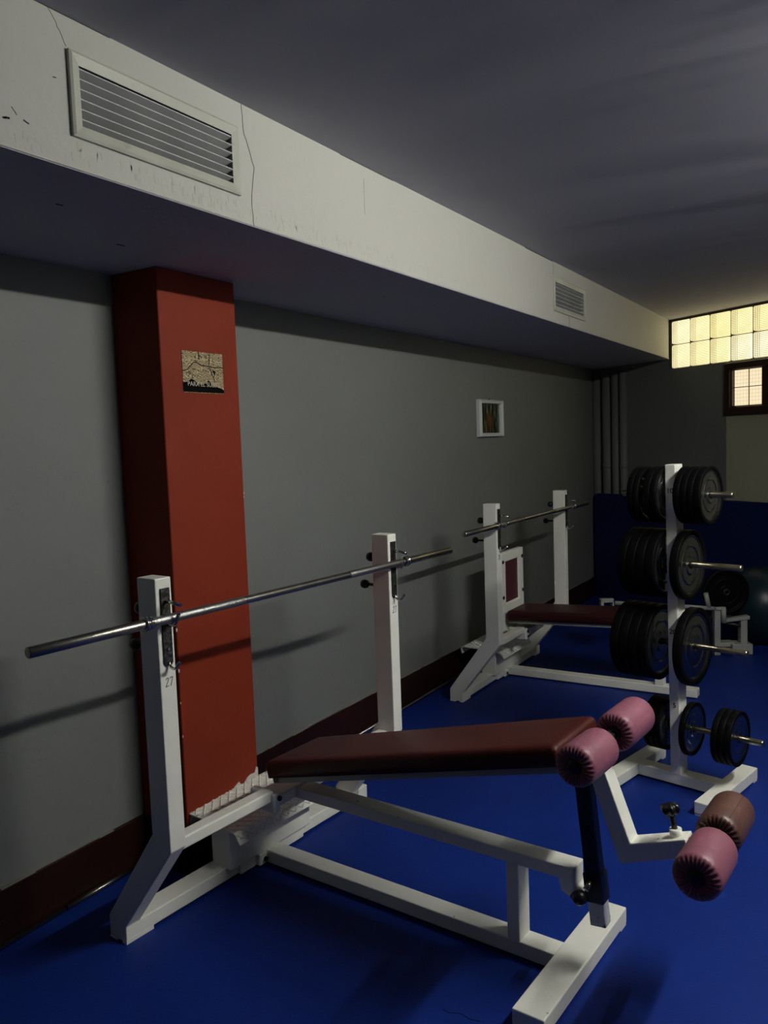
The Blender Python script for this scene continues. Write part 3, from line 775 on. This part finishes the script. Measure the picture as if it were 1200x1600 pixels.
for rn, z_, r_, rs_, ls_ in ROWS:
    protos = {}
    for side, lst in (('right', rs_), ('left', ls_)):
        for i, (u_, t_) in enumerate(lst):
            key = round(t_, 3)
            if key not in protos:
                o = make_plate(r_, t_, M['plate_chrome'] if rn == 'top' else M['plate_face']); protos[key] = o
            else: o = copy_tree(protos[key])
            dz = -.0022
            o.location = (1.585+u_*cT, 3.53+u_*sT, z_+dz); o.rotation_euler = (random.uniform(0, 6.28), 0, TT)
            bk_ = 'small black plate' if rn == 'bottom' else 'black rubber rimmed plate'
            if len(lst) == 1: lab = f"{bk_}, the only one right of the post, {rn} peg"
            elif rn == 'bottom' and side == 'right': lab = ['small black plate alone against the post, right side of the bottom peg', 'small black plate, inner one of three grouped right of the bottom peg', 'small black plate, middle one of three grouped right of the bottom peg', 'small black plate, outermost right on the bottom peg'][i]
            else: lab = f"{bk_}, {'outermost' if i == len(lst)-1 else ordn[i]}, {side} side of the plate tree's {rn} peg"
            tag(o, lab, 'weight plate', f'weight plates on the {rn} peg')

# ------------------------------------------------------------------ far corner: mat, low bench, ball, dumbbell
gm = MB()
pts = []
c_ = .05; x0, x1, z0, z1 = .085, 3.6, 0, .968
for (cx, cz, a0) in ((x1-c_, z1-c_, 0), (x0+c_, z1-c_, 90)):
    for k in range(7):
        a_ = R_(a0+90*k/6); pts.append((cx+c_*math.cos(a_), cz+c_*math.sin(a_)))
pts += [(x0, z0), (x1, z0)]
gm.prism(pts, 'y', -.100, -.060, .010, 3)
o = gm.build('gym_mat', M['mat_blue'], loc=FO, rot=(0, 0, FA)); tag(o, 'tall navy blue gym mat standing against the end wall', 'gym mat')

bc = Vector((1.475, 5.774, 0)); bc = Vector((CAM.x, CAM.y, 0))+(bc-Vector((CAM.x, CAM.y, 0)))*(5.5/5.46)
LB = empty('low_bench', (bc.x, bc.y, 0), -YAW)
tag(LB, 'low white tubular bench frame by the blue mat and the exercise ball', 'bench')
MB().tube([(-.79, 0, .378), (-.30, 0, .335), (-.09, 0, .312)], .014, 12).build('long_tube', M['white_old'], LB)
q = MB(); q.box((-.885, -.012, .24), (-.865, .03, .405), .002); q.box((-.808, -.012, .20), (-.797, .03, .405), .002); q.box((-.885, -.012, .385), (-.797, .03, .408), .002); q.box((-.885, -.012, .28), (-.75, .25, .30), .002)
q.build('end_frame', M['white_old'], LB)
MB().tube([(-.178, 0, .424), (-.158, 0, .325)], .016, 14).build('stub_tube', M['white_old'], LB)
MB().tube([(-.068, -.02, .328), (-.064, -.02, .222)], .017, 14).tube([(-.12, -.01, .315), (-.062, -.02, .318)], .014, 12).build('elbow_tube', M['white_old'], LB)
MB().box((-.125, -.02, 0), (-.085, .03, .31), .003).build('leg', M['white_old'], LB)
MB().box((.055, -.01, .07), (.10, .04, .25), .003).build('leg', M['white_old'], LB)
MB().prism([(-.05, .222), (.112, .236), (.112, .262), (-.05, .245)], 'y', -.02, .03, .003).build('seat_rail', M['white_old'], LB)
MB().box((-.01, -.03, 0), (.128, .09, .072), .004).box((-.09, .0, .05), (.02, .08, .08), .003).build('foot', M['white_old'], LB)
MB().tube([(-.05, 0, .215), (.05, .0, .195), (.14, .0, .185)], .010, 10).build('black_bar', M['dark_steel'], LB)
sp = MB(); sp.box((-.62, .02, .215), (.015, .19, .262), .012, 3); sp.build('seat_pad', M['black'], LB)

pr = make_plate(.155, .03, M['rubber']); pr.location = (bc.x-math.cos(-YAW)*.02-math.sin(-YAW)*.055, bc.y-math.sin(-YAW)*.02+math.cos(-YAW)*.055, .262+.155)
pr.rotation_euler = (0, 0, -YAW-R_(90))
MB().lathe([(.0155, .013), (.0175, .015), (.0175, .020), (.0155, .022)], 'x', 24).build('centre_ring', M['dark_steel'], pr)
tag(pr, 'black plate standing on the low bench in front of the exercise ball', 'weight plate')
bal = empty('exercise_ball', (1.60, 6.21, .275)); tag(bal, 'large dark teal exercise ball against the blue mat', 'exercise ball')
bs = MB(); prof = []
for k in range(0, 49):
    a_ = math.pi*k/48; r_ = .275*(1+.0022*math.sin(48*a_)*(1 if 8 < k < 40 else 0)); prof.append((-r_*math.cos(a_), max(0, r_*math.sin(a_))))
bs.lathe(prof, 'x', 64); bs.build('ball_skin', M['ball'], bal, rot=(0, R_(15), R_(50)))
bl_ = MB(); bl_.tube([(0, 0, -.002), (0, 0, .003)], .012, 16); bl_.build('valve_plug', M['white_old'], bal, loc=(-.171, -.194, .095), rot=(R_(62), 0, R_(-42)))

if __name__ == '__main__':
    pass
